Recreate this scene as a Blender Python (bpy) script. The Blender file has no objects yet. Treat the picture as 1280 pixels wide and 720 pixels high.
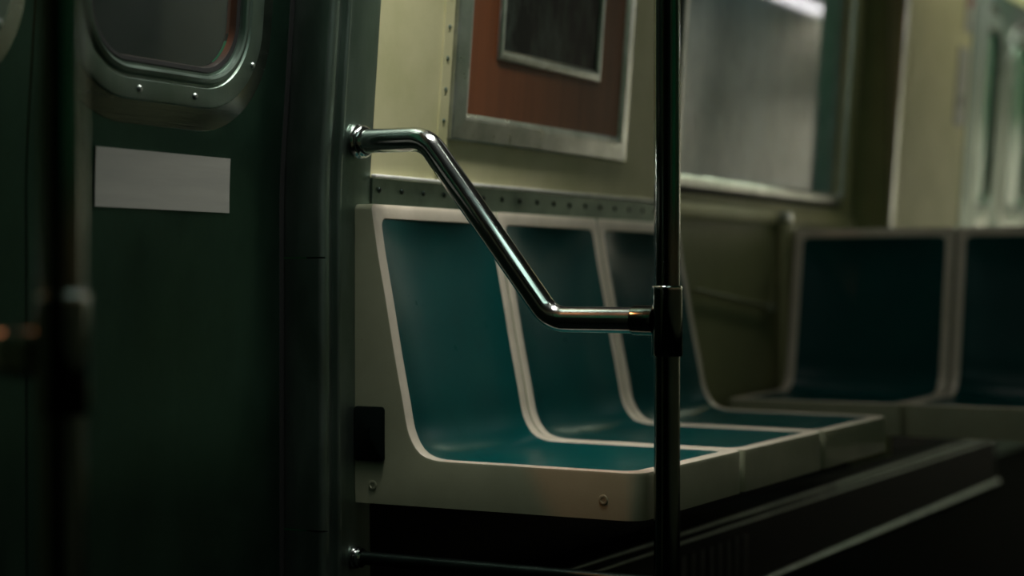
import bpy, bmesh, math, random
from mathutils import Vector
random.seed(7)
SC = bpy.context.scene
COL = SC.collection
PI = math.pi

# ------------------------------------------------------------------ helpers
def lean(z):
    """car side: upright to about seat-back height, leaning inward above it"""
    if z <= .88: return 0.0
    if z <= 1.0: return .075 * (z - .88) ** 2 / .24
    return .075 * (z - .94)

def link(name, bm, m, parent=None, smooth=True, loc=None):
    bmesh.ops.recalc_face_normals(bm, faces=bm.faces[:])
    me = bpy.data.meshes.new(name)
    bm.to_mesh(me); bm.free()
    if not isinstance(m, (list, tuple)): m = [m]
    for k in m: me.materials.append(k)
    o = bpy.data.objects.new(name, me)
    COL.objects.link(o)
    if smooth:
        for p in me.polygons: p.use_smooth = True
        e = o.modifiers.new('edges', 'EDGE_SPLIT'); e.split_angle = math.radians(32)
    if parent: o.parent = parent
    if loc: o.location = loc
    return o

def struct(o, label=None):
    o['kind'] = 'structure'
    if label: o['label'] = label
    return o

def thing(name, label, cat, loc=(0, 0, 0), rz=0, group=None):
    o = bpy.data.objects.new(name, None); COL.objects.link(o)
    o.location = loc; o.rotation_euler = (0, 0, rz); o.empty_display_size = .05
    o['label'] = label; o['category'] = cat
    if group: o['group'] = group
    return o

def tag(o, label, cat, group=None):
    o['label'] = label; o['category'] = cat
    if group: o['group'] = group
    return o

def dup(root, loc, rz, label, group=None):
    r = root.copy(); COL.objects.link(r); r.location = loc; r.rotation_euler = (0, 0, rz)
    r['label'] = label
    if group: r['group'] = group
    for ch in list(root.children):
        c = ch.copy(); COL.objects.link(c); c.parent = r
        for g in list(ch.children):
            d = g.copy(); COL.objects.link(d); d.parent = c
    return r

def box(bm, x0, x1, y0, y1, z0, z1, bev=0.0, seg=2):
    vs = [bm.verts.new((x, y, z)) for x in (x0, x1) for y in (y0, y1) for z in (z0, z1)]
    fs = [bm.faces.new([vs[i] for i in q]) for q in
          ((0, 1, 3, 2), (4, 6, 7, 5), (0, 4, 5, 1), (2, 3, 7, 6), (0, 2, 6, 4), (1, 5, 7, 3))]
    if bev:
        es = set(e for f in fs for e in f.edges)
        bmesh.ops.bevel(bm, geom=list(es), offset=bev, segments=seg, profile=.5, affect='EDGES')
    return bm

def wallpatch(bm, y0, y1, z0, z1, xo=0.0, th=.03, caps=True):
    """slab following the lean of the car side, front face at xo + lean(z)"""
    zs = [z0] + [z for z in [.86 + .02 * i for i in range(9)] if z0 + .004 < z < z1 - .004] + [z1]
    F = []
    for z in zs:
        x = xo + lean(z)
        F.append([bm.verts.new((x, y0, z)), bm.verts.new((x, y1, z)),
                  bm.verts.new((x - th, y1, z)), bm.verts.new((x - th, y0, z))])
    for a, b in zip(F, F[1:]):
        for i in range(4):
            j = (i + 1) % 4
            bm.faces.new((a[i], a[j], b[j], b[i]))
    bm.faces.new(F[0][::-1]); bm.faces.new(F[-1])

def rr(cy, cz, hw, hh, r, n=10):
    """rounded rectangle loop, (y, z) points"""
    r = max(r, 1e-4); pts = []
    for k, (sy, sz) in enumerate(((1, 1), (-1, 1), (-1, -1), (1, -1))):
        for i in range(n + 1):
            a = k * PI / 2 + i * PI / 2 / n
            pts.append((cy + sy * (hw - r) + r * math.cos(a), cz + sz * (hh - r) + r * math.sin(a)))
    return pts

def rings(bm, y0, y1, z0, z1, r, prof, xo=0.0, close=None, n=10, flatten=True):
    """loft of rounded rectangles on the leaning side; prof = [(inset, height)], inset measured inward"""
    cy, cz, hw, hh = (y0 + y1) / 2, (z0 + z1) / 2, (y1 - y0) / 2, (z1 - z0) / 2
    L = []
    for ins, h in prof:
        rad = max(r - ins, .0005) if r > 0 else 0
        L.append([bm.verts.new((xo + lean(z) + h, y, z)) for y, z in rr(cy, cz, hw - ins, hh - ins, rad, n)])
    for a, b in zip(L, L[1:]):
        m = len(a)
        for i in range(m):
            j = (i + 1) % m
            bm.faces.new((a[i], a[j], b[j], b[i]))
    if close: bm.faces.new(L[-1])
    return L

def tube(bm, pts, r, seg=28, cap=True):
    P = [Vector(p) for p in pts]; prev = None; up = None
    for i, p in enumerate(P):
        t = ((P[min(i + 1, len(P) - 1)] - P[max(i - 1, 0)])).normalized()
        if up is None:
            up = Vector((0, 1, 0)) if abs(t.y) < .9 else Vector((1, 0, 0))
        a = (up - t * up.dot(t)).normalized(); b = t.cross(a); up = a
        rad = r[i] if isinstance(r, (list, tuple)) else r
        ring = [bm.verts.new(p + (a * math.cos(2 * PI * k / seg) + b * math.sin(2 * PI * k / seg)) * rad) for k in range(seg)]
        if prev:
            for k in range(seg):
                j = (k + 1) % seg
                bm.faces.new((prev[k], prev[j], ring[j], ring[k]))
        elif cap: bm.faces.new(ring[::-1])
        prev = ring
    if cap: bm.faces.new(prev)

def fillet(pts, R, n=12):
    P = [Vector(p) for p in pts]; out = [P[0]]
    for a, b, c in zip(P, P[1:], P[2:]):
        u = (a - b).normalized(); v = (c - b).normalized()
        ang = math.acos(max(-1, min(1, u.dot(v))))
        d = R / math.tan(ang / 2)
        cen = b + (u + v).normalized() * (R / math.sin(ang / 2))
        s = (b + u * d) - cen; e = (b + v * d) - cen
        tot = s.angle(e)
        for i in range(n + 1):
            t = i / n
            out.append(cen + (s * math.sin((1 - t) * tot) + e * math.sin(t * tot)) / math.sin(tot))
    out.append(P[-1]); return out

def dense(pts, step=.05):
    out = []
    P = [Vector(p) for p in pts]
    for a, b in zip(P, P[1:]):
        n = max(1, int((b - a).length / step))
        for i in range(n): out.append(a.lerp(b, i / n))
    out.append(P[-1]); return out

def lathe(bm, prof, axis='z', o=(0, 0, 0), seg=32):
    """prof = [(radius, along)]"""
    prev = None; o = Vector(o)
    for r, t in prof:
        ring = []
        for k in range(seg):
            a = 2 * PI * k / seg; c, s = r * math.cos(a), r * math.sin(a)
            v = (c, s, t) if axis == 'z' else ((t, c, s) if axis == 'x' else (s, t, c))
            ring.append(bm.verts.new(o + Vector(v)))
        if prev:
            for k in range(seg):
                j = (k + 1) % seg
                bm.faces.new((prev[k], prev[j], ring[j], ring[k]))
        else: bm.faces.new(ring[::-1])
        prev = ring
    bm.faces.new(prev)

# ------------------------------------------------------------------ materials
def mat(name, base, rough=.5, metal=0.0, base2=None, nscale=6.0, nstretch=(1, 1, 1), lo=.35, hi=.65,
        bump=0.0, bscale=80.0, bstretch=(1, 1, 1), rvar=0.0, coat=0.0, spots=None, spec=.5, detail=6):
    m = bpy.data.materials.new(name); m.use_nodes = True
    nt = m.node_tree; N = nt.nodes; L = nt.links
    b = N['Principled BSDF']
    b.inputs['Base Color'].default_value = (*base, 1)
    b.inputs['Roughness'].default_value = rough
    b.inputs['Metallic'].default_value = metal
    b.inputs['Specular IOR Level'].default_value = spec
    b.inputs['Coat Weight'].default_value = coat
    b.inputs['Coat Roughness'].default_value = .12
    tc = N.new('ShaderNodeTexCoord')
    def noise(scale, stretch, det=detail):
        mp = N.new('ShaderNodeMapping'); mp.inputs['Scale'].default_value = stretch
        L.new(tc.outputs['Object'], mp.inputs['Vector'])
        n = N.new('ShaderNodeTexNoise'); n.inputs['Scale'].default_value = scale; n.inputs['Detail'].default_value = det
        n.inputs['Roughness'].default_value = .62
        L.new(mp.outputs['Vector'], n.inputs['Vector']); return n
    def ramp(src, lo, hi):
        r = N.new('ShaderNodeMapRange'); r.inputs['From Min'].default_value = lo; r.inputs['From Max'].default_value = hi
        L.new(src, r.inputs['Value']); return r
    col = None
    if base2:
        n = noise(nscale, nstretch); r = ramp(n.outputs['Fac'], lo, hi)
        mx = N.new('ShaderNodeMix'); mx.data_type = 'RGBA'
        mx.inputs['A'].default_value = (*base, 1); mx.inputs['B'].default_value = (*base2, 1)
        L.new(r.outputs['Result'], mx.inputs['Factor']); col = mx.outputs['Result']
    if spots:
        v = N.new('ShaderNodeTexVoronoi'); v.inputs['Scale'].default_value = spots[1]
        L.new(tc.outputs['Object'], v.inputs['Vector'])
        s = ramp(v.outputs['Distance'], spots[2], spots[2] * .6)
        wn = N.new('ShaderNodeMath'); wn.operation = 'GREATER_THAN'; wn.inputs[1].default_value = spots[3]
        sp = N.new('ShaderNodeSeparateColor'); L.new(v.outputs['Color'], sp.inputs[0]); L.new(sp.outputs[0], wn.inputs[0])
        mu = N.new('ShaderNodeMath'); mu.operation = 'MULTIPLY'; L.new(s.outputs['Result'], mu.inputs[0]); L.new(wn.outputs[0], mu.inputs[1])
        mx = N.new('ShaderNodeMix'); mx.data_type = 'RGBA'; mx.inputs['B'].default_value = (*spots[0], 1)
        if col: L.new(col, mx.inputs['A'])
        else: mx.inputs['A'].default_value = (*base, 1)
        L.new(mu.outputs[0], mx.inputs['Factor']); col = mx.outputs['Result']
    if col: L.new(col, b.inputs['Base Color'])
    if rvar:
        n = noise(nscale * 1.7, nstretch)
        r = ramp(n.outputs['Fac'], .3, .7)
        r.inputs['To Min'].default_value = max(.02, rough - rvar); r.inputs['To Max'].default_value = rough + rvar
        L.new(r.outputs['Result'], b.inputs['Roughness'])
    if bump:
        n = noise(bscale, bstretch, 4)
        bp = N.new('ShaderNodeBump'); bp.inputs['Strength'].default_value = bump; bp.inputs['Distance'].default_value = .002
        L.new(n.outputs['Fac'], bp.inputs['Height']); L.new(bp.outputs['Normal'], b.inputs['Normal'])
    return m

def glass(name, dirt, tint, mix_lo, mix_hi, scale, stretch, rough=.04):
    """dirty pane: see-through glass with a film of grime"""
    m = bpy.data.materials.new(name); m.use_nodes = True
    nt = m.node_tree; N = nt.nodes; L = nt.links
    N.remove(N['Principled BSDF']); out = N['Material Output']
    tr = N.new('ShaderNodeBsdfTransparent'); tr.inputs['Color'].default_value = (*tint, 1)
    di = N.new('ShaderNodeBsdfDiffuse'); di.inputs['Color'].default_value = (*dirt, 1)
    gl = N.new('ShaderNodeBsdfGlossy'); gl.inputs['Roughness'].default_value = rough
    tc = N.new('ShaderNodeTexCoord'); mp = N.new('ShaderNodeMapping'); mp.inputs['Scale'].default_value = stretch
    L.new(tc.outputs['Object'], mp.inputs['Vector'])
    n = N.new('ShaderNodeTexNoise'); n.inputs['Scale'].default_value = scale; n.inputs['Detail'].default_value = 7
    n.inputs['Roughness'].default_value = .65
    L.new(mp.outputs['Vector'], n.inputs['Vector'])
    r = N.new('ShaderNodeMapRange'); r.inputs['From Min'].default_value = .32; r.inputs['From Max'].default_value = .7
    r.inputs['To Min'].default_value = mix_lo; r.inputs['To Max'].default_value = mix_hi
    L.new(n.outputs['Fac'], r.inputs['Value'])
    a = N.new('ShaderNodeMixShader'); L.new(r.outputs['Result'], a.inputs['Fac'])
    L.new(tr.outputs[0], a.inputs[1]); L.new(di.outputs[0], a.inputs[2])
    fr = N.new('ShaderNodeFresnel'); fr.inputs['IOR'].default_value = 1.5
    b = N.new('ShaderNodeMixShader'); L.new(fr.outputs[0], b.inputs['Fac'])
    L.new(a.outputs[0], b.inputs[1]); L.new(gl.outputs[0], b.inputs[2])
    L.new(b.outputs[0], out.inputs['Surface'])
    return m

M = {}
M['cream'] = mat('cream_wall_panel', (.61, .585, .35), .55, base2=(.50, .495, .265), nscale=5, lo=.4, hi=.7,
                 bump=.12, bscale=240, spots=((.05, .05, .03), 26, .10, .82))
M['cream_low'] = mat('olive_lower_panel', (.33, .33, .17), .5, base2=(.27, .28, .14), nscale=4, bump=.1, bscale=160)
M['post'] = mat('shaded_olive_face', (.42, .46, .22), .5, base2=(.34, .38, .18), nscale=4)  # end face of the door pocket: its shade painted in as darker olive
M['strip'] = mat('grimy_steel_strip', (.155, .215, .17), .44, 1.0, base2=(.09, .135, .105), nscale=9, rvar=.08, bump=.06, bscale=200)
M['bead'] = mat('bead_catchlight', (.85, .85, .82), .45, 0.0, base2=(.60, .61, .58), nscale=18)  # pale colour paints in the light caught along the bead
M['steel'] = mat('dull_brushed_steel', (.24, .31, .27), .42, 1.0, base2=(.16, .225, .19), nscale=7, nstretch=(1, 1, .35),
                 rvar=.10, bump=.06, bscale=300, bstretch=(1, 1, .03))
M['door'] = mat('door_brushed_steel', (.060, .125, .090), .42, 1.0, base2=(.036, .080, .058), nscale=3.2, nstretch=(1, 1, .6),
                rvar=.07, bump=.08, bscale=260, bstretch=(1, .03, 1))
M['frame'] = mat('worn_aluminium', (.60, .63, .62), .34, 1.0, base2=(.40, .44, .42), nscale=11, rvar=.08, bump=.08, bscale=120)
M['pad'] = mat('polished_steel', (.30, .34, .30), .24, 1.0, base2=(.24, .28, .25), nscale=20, nstretch=(1, .15, 1), rvar=.05,
               bump=.1, bscale=260, bstretch=(1, .04, 1))
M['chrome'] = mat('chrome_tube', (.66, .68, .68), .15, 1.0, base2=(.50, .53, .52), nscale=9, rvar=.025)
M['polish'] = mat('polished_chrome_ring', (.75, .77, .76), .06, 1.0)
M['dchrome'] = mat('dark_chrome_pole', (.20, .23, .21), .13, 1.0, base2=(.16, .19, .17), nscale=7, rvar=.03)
M['shell'] = mat('cream_seat_shell', (.33, .345, .235), .38, base2=(.285, .30, .20), nscale=7, rvar=.06, bump=.10, bscale=220,
                 spots=((.22, .19, .13), 60, .09, .86))
M['rim'] = mat('pale_worn_seat_rim', (.68, .61, .51), .36, base2=(.56, .505, .41), nscale=9, rvar=.06, bump=.10, bscale=220,
               spots=((.36, .32, .25), 70, .09, .88))
M['teal'] = mat('teal_seat_plastic', (.002, .062, .060), .30, base2=(.002, .052, .053), nscale=5, rvar=.03, bump=.03, bscale=120, spec=.15,
                detail=8)
M['rubber'] = mat('black_rubber', (.008, .009, .009), .6, bump=.1)
M['plate'] = mat('grey_printed_plate', (.34, .34, .31), .55, base2=(.29, .295, .27), nscale=30, nstretch=(1, .08, 1), bump=.05, bscale=200)
M['brown'] = mat('rust_brown_board', (.25, .082, .030), .5, base2=(.19, .060, .022), nscale=6, nstretch=(1, 4, .3), bump=.05, spec=.2)
M['dark'] = mat('dark_cover_and_shade', (.004, .008, .0065), .6, bump=.1, bscale=300, spec=.05)
M['floor'] = mat('black_speckled_floor', (.0025, .004, .0032), .85, spots=((.006, .008, .007), 70, .16, .7), bump=.05, spec=.01)
M['heater'] = mat('dark_heater_steel', (.020, .032, .027), .38, .9, base2=(.014, .022, .019), nscale=9, rvar=.08)
M['ceil'] = mat('grey_ceiling', (.10, .105, .09), .6, base2=(.085, .09, .075), nscale=3)
M['opp'] = mat('opposite_wall_panel', (.50, .48, .36), .55, base2=(.42, .41, .29), nscale=3)
M['tunnel'] = mat('tunnel_concrete', (.05, .055, .05), .9, base2=(.03, .033, .03), nscale=2, bump=.3, bscale=8)
M['sign'] = mat('grey_notice', (.34, .36, .36), .45, base2=(.30, .32, .32), nscale=20)
M['signdark'] = mat('dark_notice_mark', (.05, .07, .06), .5)
M['signred'] = mat('red_notice_mark', (.30, .05, .03), .5)
M['glass'] = glass('grimy_window_pane', (.42, .60, .68), (.30, .33, .33), .40, .98, 2.6, (1, 1.2, .9))
M['doorglass'] = glass('smeared_door_pane', (.20, .22, .22), (.8, .8, .78), .13, .34, 2.2, (1, 1, .5))

# picture behind the poster case: black with pale vertical smears
m = bpy.data.materials.new('smeared_black_picture'); m.use_nodes = True; nt = m.node_tree; b = nt.nodes['Principled BSDF']
tc = nt.nodes.new('ShaderNodeTexCoord'); mp = nt.nodes.new('ShaderNodeMapping'); mp.inputs['Scale'].default_value = (1, 2.3, .8)
nz = nt.nodes.new('ShaderNodeTexNoise'); nz.inputs['Scale'].default_value = 7; nz.inputs['Detail'].default_value = 10; nz.inputs['Roughness'].default_value = .72
cr = nt.nodes.new('ShaderNodeValToRGB')
cr.color_ramp.elements[0].position = .46; cr.color_ramp.elements[0].color = (.001, .005, .004, 1)
cr.color_ramp.elements[1].position = .72; cr.color_ramp.elements[1].color = (.085, .115, .095, 1)
nt.links.new(tc.outputs['Object'], mp.inputs['Vector']); nt.links.new(mp.outputs[0], nz.inputs['Vector'])
nt.links.new(nz.outputs['Fac'], cr.inputs['Fac']); nt.links.new(cr.outputs[0], b.inputs['Base Color'])
b.inputs['Roughness'].default_value = .5; b.inputs['Specular IOR Level'].default_value = .12
M['picture'] = m

def emis(name, col, s):
    m = bpy.data.materials.new(name); m.use_nodes = True
    b = m.node_tree.nodes['Principled BSDF']; b.inputs['Base Color'].default_value = (.8, .8, .8, 1)
    b.inputs['Emission Color'].default_value = (*col, 1); b.inputs['Emission Strength'].default_value = s
    return m

# ------------------------------------------------------------------ setting
YB, YE, XR, ZC = -3.6, 8.2, 2.72, 2.18
bm = bmesh.new(); box(bm, -.12, XR + .05, YB, YE, -.06, 0)
struct(link('floor', bm, M['floor'], smooth=False))
bm = bmesh.new(); box(bm, -.12, XR + .05, YB, YE, ZC, ZC + .05)
struct(link('ceiling', bm, M['ceil'], smooth=False))

# left side of the car
bm = bmesh.new()
wallpatch(bm, YB, -1.44, 0, ZC - .001)
wallpatch(bm, -1.439, -.101, 1.93, ZC - .001)
wallpatch(bm, -.04, 1.50, 0, ZC - .001)
wallpatch(bm, 1.501, 2.80, 0, 1.005)
wallpatch(bm, 1.501, 2.80, 1.79, ZC - .001)
wallpatch(bm, 2.801, 3.0, 0, ZC - .001)
wallpatch(bm, 4.13, 5.52, 1.93, ZC - .001, .03)
wallpatch(bm, 5.521, YE, 0, ZC - .001)
struct(link('wall_left', bm, M['cream'], smooth=True))

# lower panels under the window: darker olive lining sheet
bm = bmesh.new(); wallpatch(bm, 1.46, 2.985, .30, .925, .006, .005)
struct(link('trim_1', bm, M['cream_low']))
# moulded ledge under the window
bm = bmesh.new()
prof = [(.001, .922), (.012, .924), (.016, .930), (.016, .946), (.012, .952), (.003, .968)]
A = [bm.verts.new((x, 1.449, z)) for x, z in prof]; B = [bm.verts.new((x, 2.985, z)) for x, z in prof]
for i in range(len(prof)):
    j = (i + 1) % len(prof); bm.faces.new((A[i], A[j], B[j], B[i]))
bm.faces.new(A[::-1]); bm.faces.new(B)
struct(link('trim_2', bm, M['cream']))

# boxed-out wall section beyond the window (door pocket)
bm = bmesh.new(); wallpatch(bm, 3.0, 3.865, 0, ZC - .001, .13, .128)
struct(link('trim_3', bm, M['cream']))
bm = bmesh.new(); wallpatch(bm, 2.990, 3.018, .93, ZC - .002, .134, .006)   # edging strip on its corner
struct(link('trim_4', bm, M['frame']))

bm = bmesh.new(); wallpatch(bm, .056, 2.985, .001, .345, .0025, .002)
wallpatch(bm, 3.002, 3.86, .001, .36, .1325, .002)
struct(link('trim_10', bm, M['dark']))  # dark sheets paint the shade under the seats onto the wall
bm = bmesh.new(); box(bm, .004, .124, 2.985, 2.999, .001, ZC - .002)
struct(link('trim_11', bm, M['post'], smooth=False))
# riveted steel strip above the seats
bm = bmesh.new()
box(bm, .001, .007, .054, 1.448, .86, .957, .001, 1)
rivet_strip = struct(link('trim_5', bm, M['strip']))
bm = bmesh.new(); box(bm, .003, .015, .054, 1.448, .9555, .9635, .003, 3)
link('edge_bead', bm, M['bead'], rivet_strip)
bm = bmesh.new(); lathe(bm, [(.0056, 0), (.0056, .001), (.0035, .0035), (.0014, .004)], 'x'); proto = link('rivet', bm, M['heater'], rivet_strip, loc=(.007, .078, .934))
for k in range(1, 17):
    c = proto.copy(); COL.objects.link(c); c.location = (.007, .078 + k * .081, .934)
# vertical batten beside the poster case
bm = bmesh.new(); wallpatch(bm, .288, .324, .975, ZC - .004, .004, .0035)
bat = struct(link('trim_6', bm, M['cream']))
bm = bmesh.new(); lathe(bm, [(.0048, 0), (.0045, .0015), (.0025, .003)], 'x'); proto = link('rivet', bm, M['steel'], bat, loc=(.004 + lean(1.02), .306, 1.02))
for k in range(1, 17):
    z = 1.02 + k * .062; c = proto.copy(); COL.objects.link(c); c.location = (.004 + lean(z), .306, z)

# door jamb: three stacked covers and a flat pillar strip, extruded along the leaning side
def extr(bm, prof, z0, z1, xo=0.0, flip=1, y0=0.0):
    zs = [z0] + [z for z in [.86 + .02 * i for i in range(9)] if z0 + .004 < z < z1 - .004] + [z1]
    R = [[bm.verts.new((x + xo + lean(z), y0 + y * flip, z)) for x, y in prof] for z in zs]
    for a, b in zip(R, R[1:]):
        for i in range(len(prof)):
            j = (i + 1) % len(prof); bm.faces.new((a[i], a[j], b[j], b[i]))
    bm.faces.new(R[0][::-1]); bm.faces.new(R[-1])
def arc(cx, cy, r, a0, a1, n=6):
    return [(cx + r * math.cos(math.radians(a0 + (a1 - a0) * i / n)), cy + r * math.sin(math.radians(a0 + (a1 - a0) * i / n))) for i in range(n + 1)]
cover = [(-.115, -.100)] + arc(-.012, -.088, .012, 270, 360) + [(0, -.080), (-.004, -.078), (-.03, -.078), (-.115, -.078)]
pillar = [(-.05, -.079), (-.010, -.079), (-.010, -.056), (-.002, -.056)] + arc(-.001, -.050, .006, 250, 430, 8) + [(.0015, -.043), (.0015, .053), (-.001, .053), (-.001, -.041), (-.05, -.041)]
def jamb(name, y0, flip, xo=0.0):
    bm = bmesh.new(); extr(bm, pillar, 0.0, ZC - .001, xo, flip, y0)
    o = struct(link(name, bm, M['steel']))
    for a, b_ in ((.001, .3075), (.3105, .803), (.806, ZC - .002)):
        bm = bmesh.new(); extr(bm, cover, a, b_, xo, flip, y0); link('jamb_cover', bm, M['steel'], o)
    return o
jamb('trim_7', 0, 1)
jamb('trim_8', -1.54, -1)
# steel column at the far doorway
bm = bmesh.new()
col2 = [(-.05, 0), (.0, 0), (.004, .004), (.004, .12), (.002, .128)] + arc(-.012, .24, .016, 20, 90) + [(-.09, .256), (-.09, .2)]
extr(bm, [(-.1, 0), (0, 0), (.004, .003), (.004, .10), (-.004, .105), (-.004, .125), (.002, .13)] + arc(-.014, .235, .016, 0, 90) + [(-.1, .251)], 0, ZC - .001, .13, 1, 3.866)
struct(link('trim_9', bm, M['steel']))

# doors
def door_leaf(name, y0, y1, wy0, wy1, wz0, wz1, xo, sign=False, wr=.085):
    bm = bmesh.new(); wallpatch(bm, y0, y1, .012, 1.0, xo, .035)
    zt = 1.925
    # upper half with the window opening
    cy, cz, hw, hh = (y0 + y1) / 2, (1.0 + zt) / 2, (y1 - y0) / 2, (zt - 1.0) / 2
    wy, wz, ww, wh = (wy0 + wy1) / 2, (wz0 + wz1) / 2, (wy1 - wy0) / 2, (wz1 - wz0) / 2
    n = 10
    for dx in (0, -.014):
        O = [bm.verts.new((xo + lean(z) + dx, y, z)) for y, z in rr(cy, cz, hw, hh, 1e-4, n)]
        I = [bm.verts.new((xo + lean(z) + dx, y, z)) for y, z in rr(wy, wz, ww, wh, wr, n)]
        for i in range(len(O)):
            j = (i + 1) % len(O); bm.faces.new((O[i], O[j], I[j], I[i]))
        if dx == 0: O0, I0 = O, I
    for i in range(len(O)):
        j = (i + 1) % len(O)
        bm.faces.new((O0[i], O0[j], O[j], O[i])); bm.faces.new((I0[i], I0[j], I[j], I[i]))
    bmesh.ops.remove_doubles(bm, verts=bm.verts[:], dist=2e-4)
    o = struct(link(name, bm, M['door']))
    # polished pad pressed round the opening
    bm = bmesh.new(); e = .105
    rings(bm, wy0 - e, wy1 + e, wz0 - e, wz1 + e, wr + e, [(0, .0002), (.0008, .0010), (e - .045, .0092)], xo, n=14)
    link('window_surround', bm, M['pad'], o)
    # stepped frame
    e = .068
    bm = bmesh.new()
    rings(bm, wy0 - e, wy1 + e, wz0 - e, wz1 + e, wr + e,
          [(0, .001), (.001, .010), (.004, .011), (.034, .010), (.037, .007), (.040, .007), (.043, .012), (.050, .014), (.054, .012), (.056, .004), (.060, .004), (.060, -.012)], xo, n=14)
    fr = link('window_frame', bm, M['steel'], o)
    bm = bmesh.new()
    e = .0085
    rings(bm, wy0 - e, wy1 + e, wz0 - e, wz1 + e, wr + e, [(0, -.012), (0, .003), (.003, .005), (.010, .003), (.013, -.007), (.013, -.015), (.009, -.015)], xo, n=14)
    link('gasket', bm, M['rubber'], fr)
    bm = bmesh.new()
    rings(bm, wy0 + .005, wy1 - .005, wz0 + .005, wz1 - .005, wr - .005, [(0, -.014), (0, -.008)], xo, close=True, n=14)
    link('pane', bm, M['doorglass'], fr)
    # screws round the frame
    bm = bmesh.new(); lathe(bm, [(.0055, 0), (.0055, .002), (.0035, .0042), (.0012, .0046)], 'x')
    first = None
    ys = [wy0 + .112, wy1 - .112]
    spots = [(y, wz0 - .049) for y in ys] + [(y, wz1 + .049) for y in ys]
    zs = [wz0 + .018 + k * (wz1 - wz0 - .036) / 4 for k in range(5)]
    spots += [(wy0 - .043 - (.006 if 0 < k < 4 else 0), z) for k, z in enumerate(zs)] + [(wy1 + .043 + (.006 if 0 < k < 4 else 0), z) for k, z in enumerate(zs)]
    for y, z in spots:
        if first is None: s = first = link('screw', bm, M['frame'], fr)
        else: s = first.copy(); COL.objects.link(s)
        s.location = (xo + lean(z) + .010, y, z)
    return o
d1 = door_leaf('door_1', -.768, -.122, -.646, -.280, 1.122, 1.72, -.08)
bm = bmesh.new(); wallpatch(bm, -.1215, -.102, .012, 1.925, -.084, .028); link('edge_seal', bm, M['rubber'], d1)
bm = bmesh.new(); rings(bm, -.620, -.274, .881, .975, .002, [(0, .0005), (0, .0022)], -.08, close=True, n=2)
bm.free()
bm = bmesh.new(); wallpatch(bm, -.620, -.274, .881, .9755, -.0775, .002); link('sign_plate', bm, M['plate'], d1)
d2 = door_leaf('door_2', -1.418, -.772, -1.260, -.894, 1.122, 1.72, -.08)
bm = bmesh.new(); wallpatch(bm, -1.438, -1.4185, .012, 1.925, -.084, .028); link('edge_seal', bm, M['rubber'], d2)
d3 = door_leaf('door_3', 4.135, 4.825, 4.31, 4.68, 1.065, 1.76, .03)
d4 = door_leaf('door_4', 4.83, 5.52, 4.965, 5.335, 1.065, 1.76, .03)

# big side window
W = dict(y0=1.46, y1=2.865, z0=1.002, z1=1.80)
bm = bmesh.new()
rings(bm, W['y0'], W['y1'], W['z0'], W['z1'], .045,
      [(0, .001), (.001, .010), (.005, .014), (.022, .014), (.027, .010), (.034, .006), (.037, -.02)], 0, n=8)
wf = link('window_frame', bm, M['frame'])
bm = bmesh.new(); e = .012
rings(bm, W['y0'] - e, W['y1'] + e, W['z0'] - e, W['z1'] + e, .05, [(0, .0005), (.001, .006), (.010, .008), (.0125, .004)], 0, n=8)
link('gasket', bm, M['rubber'], wf)
bm = bmesh.new()
rings(bm, W['y0'] + .033, W['y1'] - .033, W['z0'] + .033, W['z1'] - .033, .012, [(0, -.016), (0, -.008)], 0, close=True, n=4)
w1 = struct(link('window_1', bm, M['glass'])); wf.parent = w1

# the rest of the carriage: opposite side, ends
bm = bmesh.new()
def oppbox(y0, y1, z0, z1): box(bm, XR, XR + .05, y0, y1, z0, z1)
oppbox(YB, YE, 0, .95); oppbox(YB, YE, 1.75, ZC)
ys = [(YB, -2.9), (-1.7, -.9), (.5, 1.3), (2.9, 4.1), (6.2, YE)]
for a, b_ in ys: oppbox(a, b_, .9501, 1.7499)
struct(link('wall_right', bm, M['opp'], smooth=False))
for k, ((a, b_), (c, d)) in enumerate(zip(ys, ys[1:])):
    bm = bmesh.new(); box(bm, XR + .015, XR + .025, b_ + .001, c - .001, .951, 1.749)
    struct(link('window_%d' % (k + 2), bm, M['doorglass'], smooth=False))
bm = bmesh.new(); box(bm, -.11, XR + .04, YE + .001, YE + .05, 0, ZC)
struct(link('wall_back', bm, M['opp'], smooth=False))
bm = bmesh.new(); box(bm, -.11, XR + .04, YB - .05, YB - .001, 0, ZC)
struct(link('wall_front', bm, M['dark'], smooth=False))
# tunnel lining outside the left windows
bm = bmesh.new(); box(bm, -2.3, -2.2, YB - 1, YE + 1, -.4, 3.4)
struct(link('wall_outside', bm, M['tunnel'], smooth=False))

# heater duct under the seats
bm = bmesh.new()
prof = [(.137, .001), (.25, .001), (.25, .168), (.244, .174), (.244, .180), (.236, .190), (.137, .190)]
A = [bm.verts.new((x, .02, z)) for x, z in prof]; B = [bm.verts.new((x, 3.95, z)) for x, z in prof]
for i in range(len(prof)):
    j = (i + 1) % len(prof); bm.faces.new((A[i], A[j], B[j], B[i]))
bm.faces.new(A[::-1]); bm.faces.new(B)
ht = thing('heater_cabinet', 'long dark metal heater cabinet on the floor under the seats', 'heater')
link('casing', bm, M['dark'], ht)
for zz, xx, rr_ in ((.186, .244, .0035), (.168, .2515, .003)):
    bm = bmesh.new(); tube(bm, dense([(xx, .03, zz), (xx, 3.94, zz)], .4), rr_, 10); link('edge_strip', bm, M['steel'], ht)
bm = bmesh.new()
for k in range(8):
    box(bm, .2505, .2525, .96 + .055 * k, .995 + .055 * k, .03, .138, .0008, 1)
link('grille', bm, M['heater'], ht)
bm = bmesh.new(); tube(bm, dense([(.262, .03, .012), (.262, 3.94, .012)], .4), .008, 12); link('kick_rail', bm, M['steel'], ht)

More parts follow.
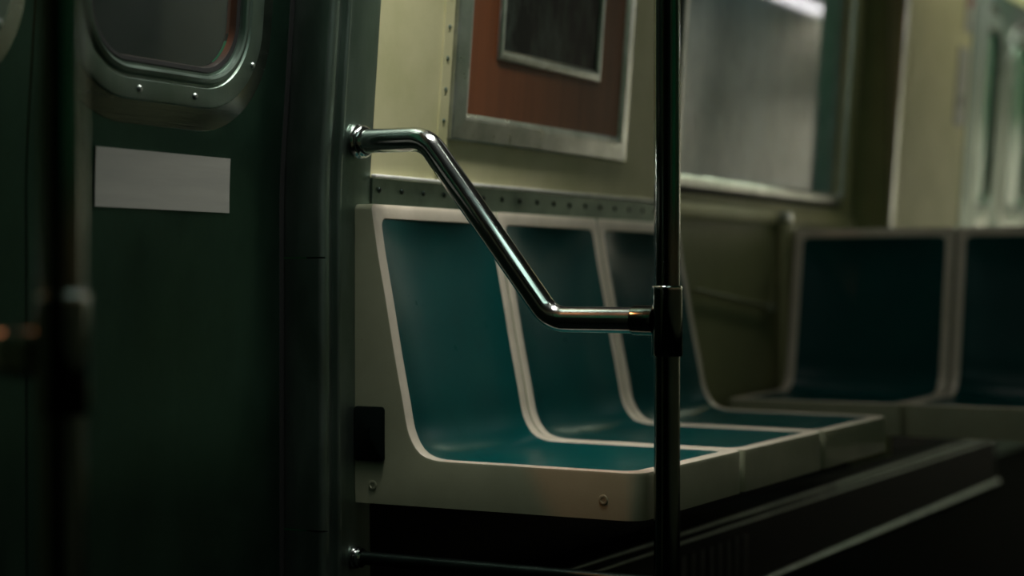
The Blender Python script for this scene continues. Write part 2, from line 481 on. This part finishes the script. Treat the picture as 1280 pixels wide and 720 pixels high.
# ------------------------------------------------------------------ seats
SW = .479
PROF = [(.036, .906), (.043, .862), (.052, .808), (.069, .723), (.086, .632), (.104, .545), (.114, .495), (.126, .467), (.142, .449), (.166, .440), (.20, .4375),
        (.30, .437), (.40, .436), (.50, .4355), (.58, .435)]
# dense resample of the profile (catmull-rom)
def resample(P, m=16):
    out = []
    Q = [P[0]] + P + [P[-1]]
    for i in range(1, len(Q) - 2):
        p0, p1, p2, p3 = [Vector(q) for q in Q[i - 1:i + 3]]
        for k in range(m):
            t = k / m
            out.append(.5 * ((2 * p1) + (p2 - p0) * t + (2 * p0 - 5 * p1 + 4 * p2 - p3) * t * t + (-p0 + 3 * p1 - 3 * p2 + p3) * t ** 3))
    out.append(Vector(P[-1])); return out
RP = resample(PROF); CUM = [0]
for a, b_ in zip(RP, RP[1:]): CUM.append(CUM[-1] + (b_ - a).length)
LT = CUM[-1]
import bisect
def prof_at(s):
    s = max(0, min(LT, s)); i = min(max(bisect.bisect_right(CUM, s) - 1, 0), len(RP) - 2)
    t = (s - CUM[i]) / max(1e-9, CUM[i + 1] - CUM[i])
    p = RP[i].lerp(RP[i + 1], t)
    lo, hi = max(0, i - 6), min(len(RP) - 1, i + 7)
    d = (RP[hi] - RP[lo]).normalized()
    nn = Vector((-d.y, d.x))            # points out of the seat (up / forward)
    if nn.y < 0 and nn.x < 0: nn = -nn
    if nn.x < -.2: nn = -nn
    return p, nn
def seat_loop(ins, rt, rb, n=12, ny=14, ns=64, rn=None):
    """closed loop in (s, y): s from the top of the back to the front lip; rt, rb corner radii"""
    s0, s1, y0, y1 = ins, LT - ins, ins, SW - ins
    pts = []
    def cor(cs, cy, r, a0):
        for i in range(n + 1):
            a = a0 + i * PI / 2 / n; pts.append((cs + r * math.cos(a), cy + r * math.sin(a)))
    def lin(a, b_, k):
        for i in range(1, k): t = i / k; pts.append((a[0] + (b_[0] - a[0]) * t, a[1] + (b_[1] - a[1]) * t))
    cor(s1 - rb, y1 - rb, rb, 0)
    lin((s1 - rb, y1), (s0 + rt, y1), ns)
    cor(s0 + rt, y1 - rt, rt, PI / 2)
    lin((s0, y1 - rt), (s0, y0 + rt), ny)
    cor(s0 + rt, y0 + rt, rt, PI)
    rn = rb if rn is None else rn           # radius of the near front corner
    lin((s0 + rt, y0), (s1 - rn, y0), ns)
    cor(s1 - rn, y0 + rn, rn, PI * 1.5)
    lin((s1, y0 + rn), (s1, y1 - rb), ny)
    return pts
def pos(s, y, h):
    p, nn = prof_at(s); return Vector((p.x + nn.x * h, y, p.y + nn.y * h))
def bridge(bm, a, b_):
    for i in range(len(a)):
        j = (i + 1) % len(a)
        try: bm.faces.new((a[i], a[j], b_[j], b_[i]))
        except ValueError: pass
def make_shell(near=.034):
    bm = bmesh.new(); L = []
    outer = seat_loop(0, .012, .018, rn=near)
    ZB = .352
    sk = []
    for s, y in outer:
        P = pos(s, y, -.006)
        if P.z > .60: q = Vector((0, y, P.z))
        elif P.x >= .30: q = Vector((P.x, y, ZB))
        else:
            # between: walk the outline (0,.60) -> (0,ZB) -> (.30,ZB)
            sa = next(CUM[i] for i, r in enumerate(RP) if r.y <= .60); sb = next(CUM[i] for i, r in enumerate(RP) if r.x >= .30)
            t = max(0, min(1, (s - sa) / (sb - sa))); d = t * ((.60 - ZB) + .30)
            q = Vector((0, y, .60 - d)) if d < .60 - ZB else Vector((d - (.60 - ZB), y, ZB))
        sk.append(bm.verts.new(q))
    L.append(sk)
    for ins, h, rt, rb in ((0, -.005, .012, .018), (.0012, -.0015, .012, .018), (.004, 0, .012, .018), (.011, .0008, .014, .017), (.022, 0, .016, .024),
                           (.0270, -.0006, .018, .028), (.029, -.003, .018, .028), (.030, -.012, .018, .028)):
        L.append([bm.verts.new(pos(s, y, h)) for s, y in seat_loop(ins, rt, rb, rn=max(near - ins * .2, .028) if near > .02 else rb)])
    for k, (a, b_) in enumerate(zip(L, L[1:])):
        before = set(bm.faces); bridge(bm, a, b_)
        if k >= 2:
            for f in bm.faces:
                if f not in before: f.material_index = 1
    # underside and back closed
    n = len(sk)
    pairs = sorted(range(n), key=lambda i: sk[i].co.y)
    bm.faces.ensure_lookup_table()
    return bm
def make_insert():
    bm = bmesh.new()
    base = seat_loop(.0285, .018, .028)
    cs, cy = LT * .5, SW / 2
    L = []
    for k in [1 - .035 * i for i in range(4)] + [.86 - .045 * i for i in range(19)] + [.03, .015, .004]:
        lp = []
        for s, y in base:
            ss, yy = cs + (s - cs) * k, cy + (y - cy) * k
            v = 1 - abs((yy - cy) / (SW / 2 - .0285)) ** 2.6
            u = 1 - abs((ss - cs) / (LT / 2 - .0285)) ** 8
            h = -.0018 - .023 * max(0, v) * max(0, u)
            # front lip rolls down a little
            lp.append(bm.verts.new(pos(ss, yy, h)))
        L.append(lp)
    for a, b_ in zip(L, L[1:]): bridge(bm, a, b_)
    c = [v for v in L[-1]]
    bm.faces.new(c)
    return bm
def make_seat(label, group):
    t = thing('bucket_seat', label, 'seat', (0, 0, 0), 0, group)
    link('shell', make_shell(), [M['shell'], M['rim']], t)
    link('seat_insert', make_insert(), M['teal'], t)
    bm = bmesh.new(); box(bm, .012, .56, .012, SW - .012, .356, .372, .002, 1)
    box(bm, .002, .008, .05, SW - .05, .372, .60, .002, 1)
    link('mounting_frame', bm, M['heater'], t)
    return t
G1 = 'bench seats along the side wall'; G2 = 'seats facing along the car'
s1 = make_seat('cream and teal bucket seat nearest the steel door pillar, with a dark cover plate', G1)
s1.location = (.002, .002, 0)
s2 = dup(s1, (.002, .485, 0), 0, 'middle cream and teal bucket seat of the three along the wall', G1)
s3 = dup(s1, (.002, .968, 0), 0, 'far cream and teal bucket seat of the wall bench, below the big window', G1)
s4 = dup(s1, (.044, 2.352, .006), -PI / 2, 'shadowed teal bucket seat facing the camera, the one closest to the wall', G2)
s5 = dup(s1, (.527, 2.352, .006), -PI / 2, 'shadowed teal bucket seat facing the camera, at the right edge of the picture', G2)
alt = link('shell', make_shell(.018), [M['shell'], M['rim']]); alt_mesh = alt.data; bpy.data.objects.remove(alt)
for q in (s2, s3, s4, s5):
    for c in q.children:
        if c.name.startswith('shell'): c.data = alt_mesh
# end panel fittings on the first seat only
bm = bmesh.new(); 
lp = [(x, z) for x, z in rr(.033, .4805, .0325, .0505, .007, 4)]
A = [bm.verts.new((x, 0, z)) for x, z in lp]; B = [bm.verts.new((x, -.004, z)) for x, z in lp]; C_ = [bm.verts.new((.033 + (x - .033) * .95, -.005, .4805 + (z - .4805) * .96)) for x, z in lp]
bridge(bm, A, B); bridge(bm, B, C_); bm.faces.new(C_)
cv = link('cover_plate', bm, M['dark'], s1)
bm = bmesh.new(); tube(bm, [(.034, -.0048, .49), (.034, -.0062, .49)], .003, 12); link('lock', bm, M['heater'], cv)
for x, z in ((.039, .386), (.509, .386)):
    bm = bmesh.new(); lathe(bm, [(.0088, 0), (.0088, -.0006), (.0080, -.0012), (.0050, -.0014), (.0045, -.0006)], 'y'); link('screw_cap', bm, M['shell'], s1, loc=(x, -.0002, z))

# end post and bracket on the wall behind the facing seats
po = thing('seat_end_post', 'narrow olive post on the wall between the bench and the facing seat', 'post', (.012, 2.30, .30))
bm = bmesh.new(); box(bm, 0, .028, -.05, .055, .02, .63, .006, 3); link('post', bm, M['cream_low'], po)
bm = bmesh.new(); box(bm, .0, .034, -.052, .0, .632, .660, .004, 2); link('bracket', bm, M['frame'], po)
# slanted rail on the wall below the window
sr = thing('wall_rail', 'thin slanted cream rail on the olive wall panel below the window', 'rail')
bm = bmesh.new(); tube(bm, dense([(.02, 1.60, .738), (.02, 2.17, .682)], .1), .005, 12); link('rod', bm, M['shell'], sr)
bm = bmesh.new(); box(bm, .012, .030, 2.14, 2.20, .668, .692, .004, 2); link('clip', bm, M['shell'], sr)
bm = bmesh.new(); tube(bm, dense([(.02, 2.185, .690), (.02, 2.205, .78)], .1), .004, 12); link('stay', bm, M['cream_low'], sr)

# ------------------------------------------------------------------ chrome work
def stanchion(y, lab_pole, lab_rail, lab_low):
    t = thing('grab_pole', lab_pole, 'pole', (.631, y, 0), 0, 'grab poles at the doorway')
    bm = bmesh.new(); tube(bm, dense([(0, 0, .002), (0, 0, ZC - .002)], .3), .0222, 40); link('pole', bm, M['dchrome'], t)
    bm = bmesh.new(); lathe(bm, [(.0224, .636), (.0250, .636), (.0264, .6385), (.0264, .7490), (.0224, .7490)], 'z', seg=48)
    c = link('collar', bm, M['dchrome'], t)
    bm = bmesh.new(); lathe(bm, [(.0266, .7490)] + [(.0236 + .0030 * math.cos(math.radians(a)), .7515 + .0035 * math.sin(math.radians(a))) for a in range(0, 91, 9)] + [(.0223, .7550)], 'z', seg=64)
    link('ring', bm, M['polish'], c)
    bm = bmesh.new(); lathe(bm, [(.0226, -.062), (.0248, -.062), (.0256, -.059), (.0256, -.022)], 'x', (0, 0, .696)); link('joint', bm, M['dchrome'], t)
    bm = bmesh.new(); lathe(bm, [(.045, .001), (.045, .006), (.03, .012), (.023, .014)], 'z'); link('floor_flange', bm, M['dchrome'], t)
    h = thing('handrail', lab_rail, 'handrail', (0, y, 1.02), 0, 'bent handrails at the doorway')
    bm = bmesh.new(); pts = fillet([(.012, 0, 0), (.157, 0, 0), (.412, 0, -.324), (.568, 0, -.324)], .058, 14)
    tube(bm, dense(pts, .03), .0225, 40); link('tube', bm, M['chrome'], h)
    bm = bmesh.new(); lathe(bm, [(.030, .008), (.0315, .009), (.0325, .012), (.0315, .015), (.0285, .017), (.0265, .019), (.0295, .021), (.0305, .024), (.029, .027), (.0245, .030), (.021, .031)], 'x')
    link('flange', bm, M['chrome'], h)
    l = thing('lower_rail', lab_low, 'rail', (0, y, .25), 0, 'low rails at the doorway')
    bm = bmesh.new(); tube(bm, dense([(.008, 0, 0), (.604, 0, 0)], .1), .0125, 24); link('tube', bm, M['heater'], l)
    bm = bmesh.new(); lathe(bm, [(.020, .003), (.0215, .006), (.020, .010), (.016, .012), (.0185, .015), (.018, .019), (.0135, .022)], 'x'); link('flange', bm, M['chrome'], l)
stanchion(0, 'dark chrome upright grab pole in front of the bench seats', 'shiny bent chrome handrail running from the door pillar down to the grab pole', 'thin dark rail low down under the bench, with a bright chrome flange on the wall')
stanchion(-1.478, 'blurred black grab pole close to the camera at the left edge', 'bent handrail joined to the blurred near pole, out past the left edge', 'low rail joined to the blurred near pole, out past the left edge')

# ------------------------------------------------------------------ poster case
pc = thing('poster_case', 'rust-brown board in a grey metal frame on the cream wall, with a smaller black picture', 'poster frame', (0, .75, 1.045))
def local(o):
    o.parent = pc; o.matrix_parent_inverse.identity(); o.location = (0, -.75, -1.045); return o
PZ = 1.83
bm = bmesh.new(); rings(bm, .328, 1.164, 1.047, PZ, 0, [(0, .0005), (.0005, .010), (.003, .013), (.040, .019), (.043, .0165), (.047, .0168), (.050, .015), (.056, .0125)], 0, n=1)
local(link('frame', bm, M['frame'], smooth=True))
bm = bmesh.new(); rings(bm, .38, 1.112, 1.099, PZ - .052, 0, [(0, .002), (0, .0130)], 0, close=True, n=1); local(link('board', bm, M['brown'], smooth=False))
bm = bmesh.new(); rings(bm, .490, .982, 1.222, 1.70, 0, [(0, .0132), (.001, .018), (.005, .0195), (.014, .0215), (.018, .0195), (.023, .0165)], 0, n=1)
local(link('inner_frame', bm, M['frame'], smooth=True))
bm = bmesh.new(); rings(bm, .509, .963, 1.241, 1.681, 0, [(0, .0135), (0, .0160)], 0, close=True, n=1); local(link('picture', bm, M['picture'], smooth=False))

# notices on the boxed-out wall section
def notice(name, label, y0, y1, z0, z1, marks):
    bm = bmesh.new(); wallpatch(bm, y0, y1, z0, z1, .134, .0035); o = link(name, bm, M['sign']); tag(o, label, 'sign', None)
    for a, b_, c, d, mm in marks:
        bm = bmesh.new(); wallpatch(bm, a, b_, c, d, .1352, .001); link('printed_mark', bm, M[mm], o)
notice('notice_plate', 'tall narrow grey notice with a dark mark on the far olive wall', 3.69, 3.83, 1.32, 1.60,
       [(3.74, 3.79, 1.385, 1.43, 'signdark'), (3.735, 3.795, 1.49, 1.56, 'sign')])
notice('notice_plate', 'small notice with red print above the tall grey notice, cut by the top edge', 3.74, 3.85, 1.665, 1.86,
       [(3.76, 3.82, 1.75, 1.80, 'signred')])

# ------------------------------------------------------------------ lights
WARM = 14
# rotation about y by +angle turns the beam from straight down towards +x
def area(name, loc, rot, sx, sy, col, power, spread=180):
    l = bpy.data.lights.new(name, 'AREA'); l.shape = 'RECTANGLE'; l.size = sx; l.size_y = sy; l.color = col; l.energy = power
    l.spread = math.radians(spread)
    o = bpy.data.objects.new(name, l); COL.objects.link(o); o.location = loc; o.rotation_euler = rot
    return o
def fixture(x, y, length, strength, col, label, w=.05):
    t = thing('ceiling_light', label, 'light', (x, y, ZC - .001), 0, 'ceiling lights')
    bm = bmesh.new(); box(bm, -w - .02, w + .02, -length / 2 - .02, length / 2 + .02, -.03, -.001, .006, 2); link('housing', bm, M['frame'], t)
    bm = bmesh.new(); box(bm, -w, w, -length / 2, length / 2, -.044, -.031, .004, 2); link('diffuser', bm, emis('lit_diffuser', col, strength), t)
WH = (1.0, .975, .87)
def strip(x, y, length, glow, power, col, spread, label, ry=0.0):
    fixture(x, y, length, glow, col, label)
    area('strip_light', (x, y, ZC - .05), (0, math.radians(ry), 0), .09, length, col, power, spread)
strip(.40, .03, .6, 4, 4.5, WH, 86, 'ceiling strip light over the nearest bench seat')
strip(.33, -.28, .5, 4, 2.0, (1, .97, .92), 105, 'ceiling strip light just inside the near doorway')
fixture(1.22, -.9, 1.3, 2.2, (.72, 1.0, .86), 'added greenish fill panel on the ceiling over the aisle at the near doorway', .12)  # added glowing panel: green fill and a bright band in the handrail
strip(.36, 1.65, .8, .7, .45, WH, 100, 'added ceiling fill strip above the big side window')  # added fill light for the wall and window here
strip(.50, 3.6, 1.0, .8, .8, (1, .85, .4), 150, 'yellowish ceiling strip light over the boxed-out wall section')
strip(.50, 4.75, 1.0, 6, 4.3, (.9, 1.0, .72), 170, 'ceiling strip light inside the far doorway')
strip(2.3, 3.5, 1.0, 5, 5.5, (.85, 1, .95), 100, 'ceiling strip light on the opposite side of the aisle', -40)
strip(2.0, 7.45, 1.4, 11, 11, (1, .97, 1), 120, 'ceiling strip light on the opposite side, near the end of the car', -40)
fixture(1.1, 7.6, .5, 14, WH, 'added short ceiling strip brightening the end wall of the car')
area('strip_light', (1.3, 7.62, ZC - .05), (0, 0, PI / 2), .09, 2.0, (1, .95, .98), 75, 100)  # added lamp without housing, lights the end wall for reflections in the frames
# warm signal lamp in the tunnel, shining in through the door window
def lamp(name, loc, target, size, col, power):
    l = bpy.data.lights.new(name, 'AREA'); l.shape = 'DISK'; l.size = size; l.color = col; l.energy = power
    o = bpy.data.objects.new(name, l); COL.objects.link(o); o.location = loc
    o.rotation_euler = (Vector(target) - Vector(loc)).to_track_quat('-Z', 'Y').to_euler(); return o
lamp('warm_tunnel_lamp', (-.75, -.88, 2.24), (.45, 0, .40), .07, (1, .30, .10), WARM)

w = bpy.data.worlds.new('world'); SC.world = w; w.use_nodes = True
w.node_tree.nodes['Background'].inputs['Color'].default_value = (.05, 1.0, .4, 1)
w.node_tree.nodes['Background'].inputs['Strength'].default_value = .10

# ------------------------------------------------------------------ camera
cd = bpy.data.cameras.new('camera'); cam = bpy.data.objects.new('camera', cd); COL.objects.link(cam)
cam.location = (1.8466, -2.8201, .7707)
cam.rotation_euler = (math.radians(90 - .3648), 0, math.radians(28.2123))
cd.sensor_width = 36; cd.lens = 36 * 2264.55 / 1280; cd.clip_start = .02
cd.dof.use_dof = True; cd.dof.focus_distance = 3.2; cd.dof.aperture_fstop = 1.6
SC.camera = cam
vs = SC.view_settings; vs.view_transform = 'Standard'; vs.look = 'None'; vs.exposure = 0; vs.gamma = 1; vs.use_curve_mapping = False
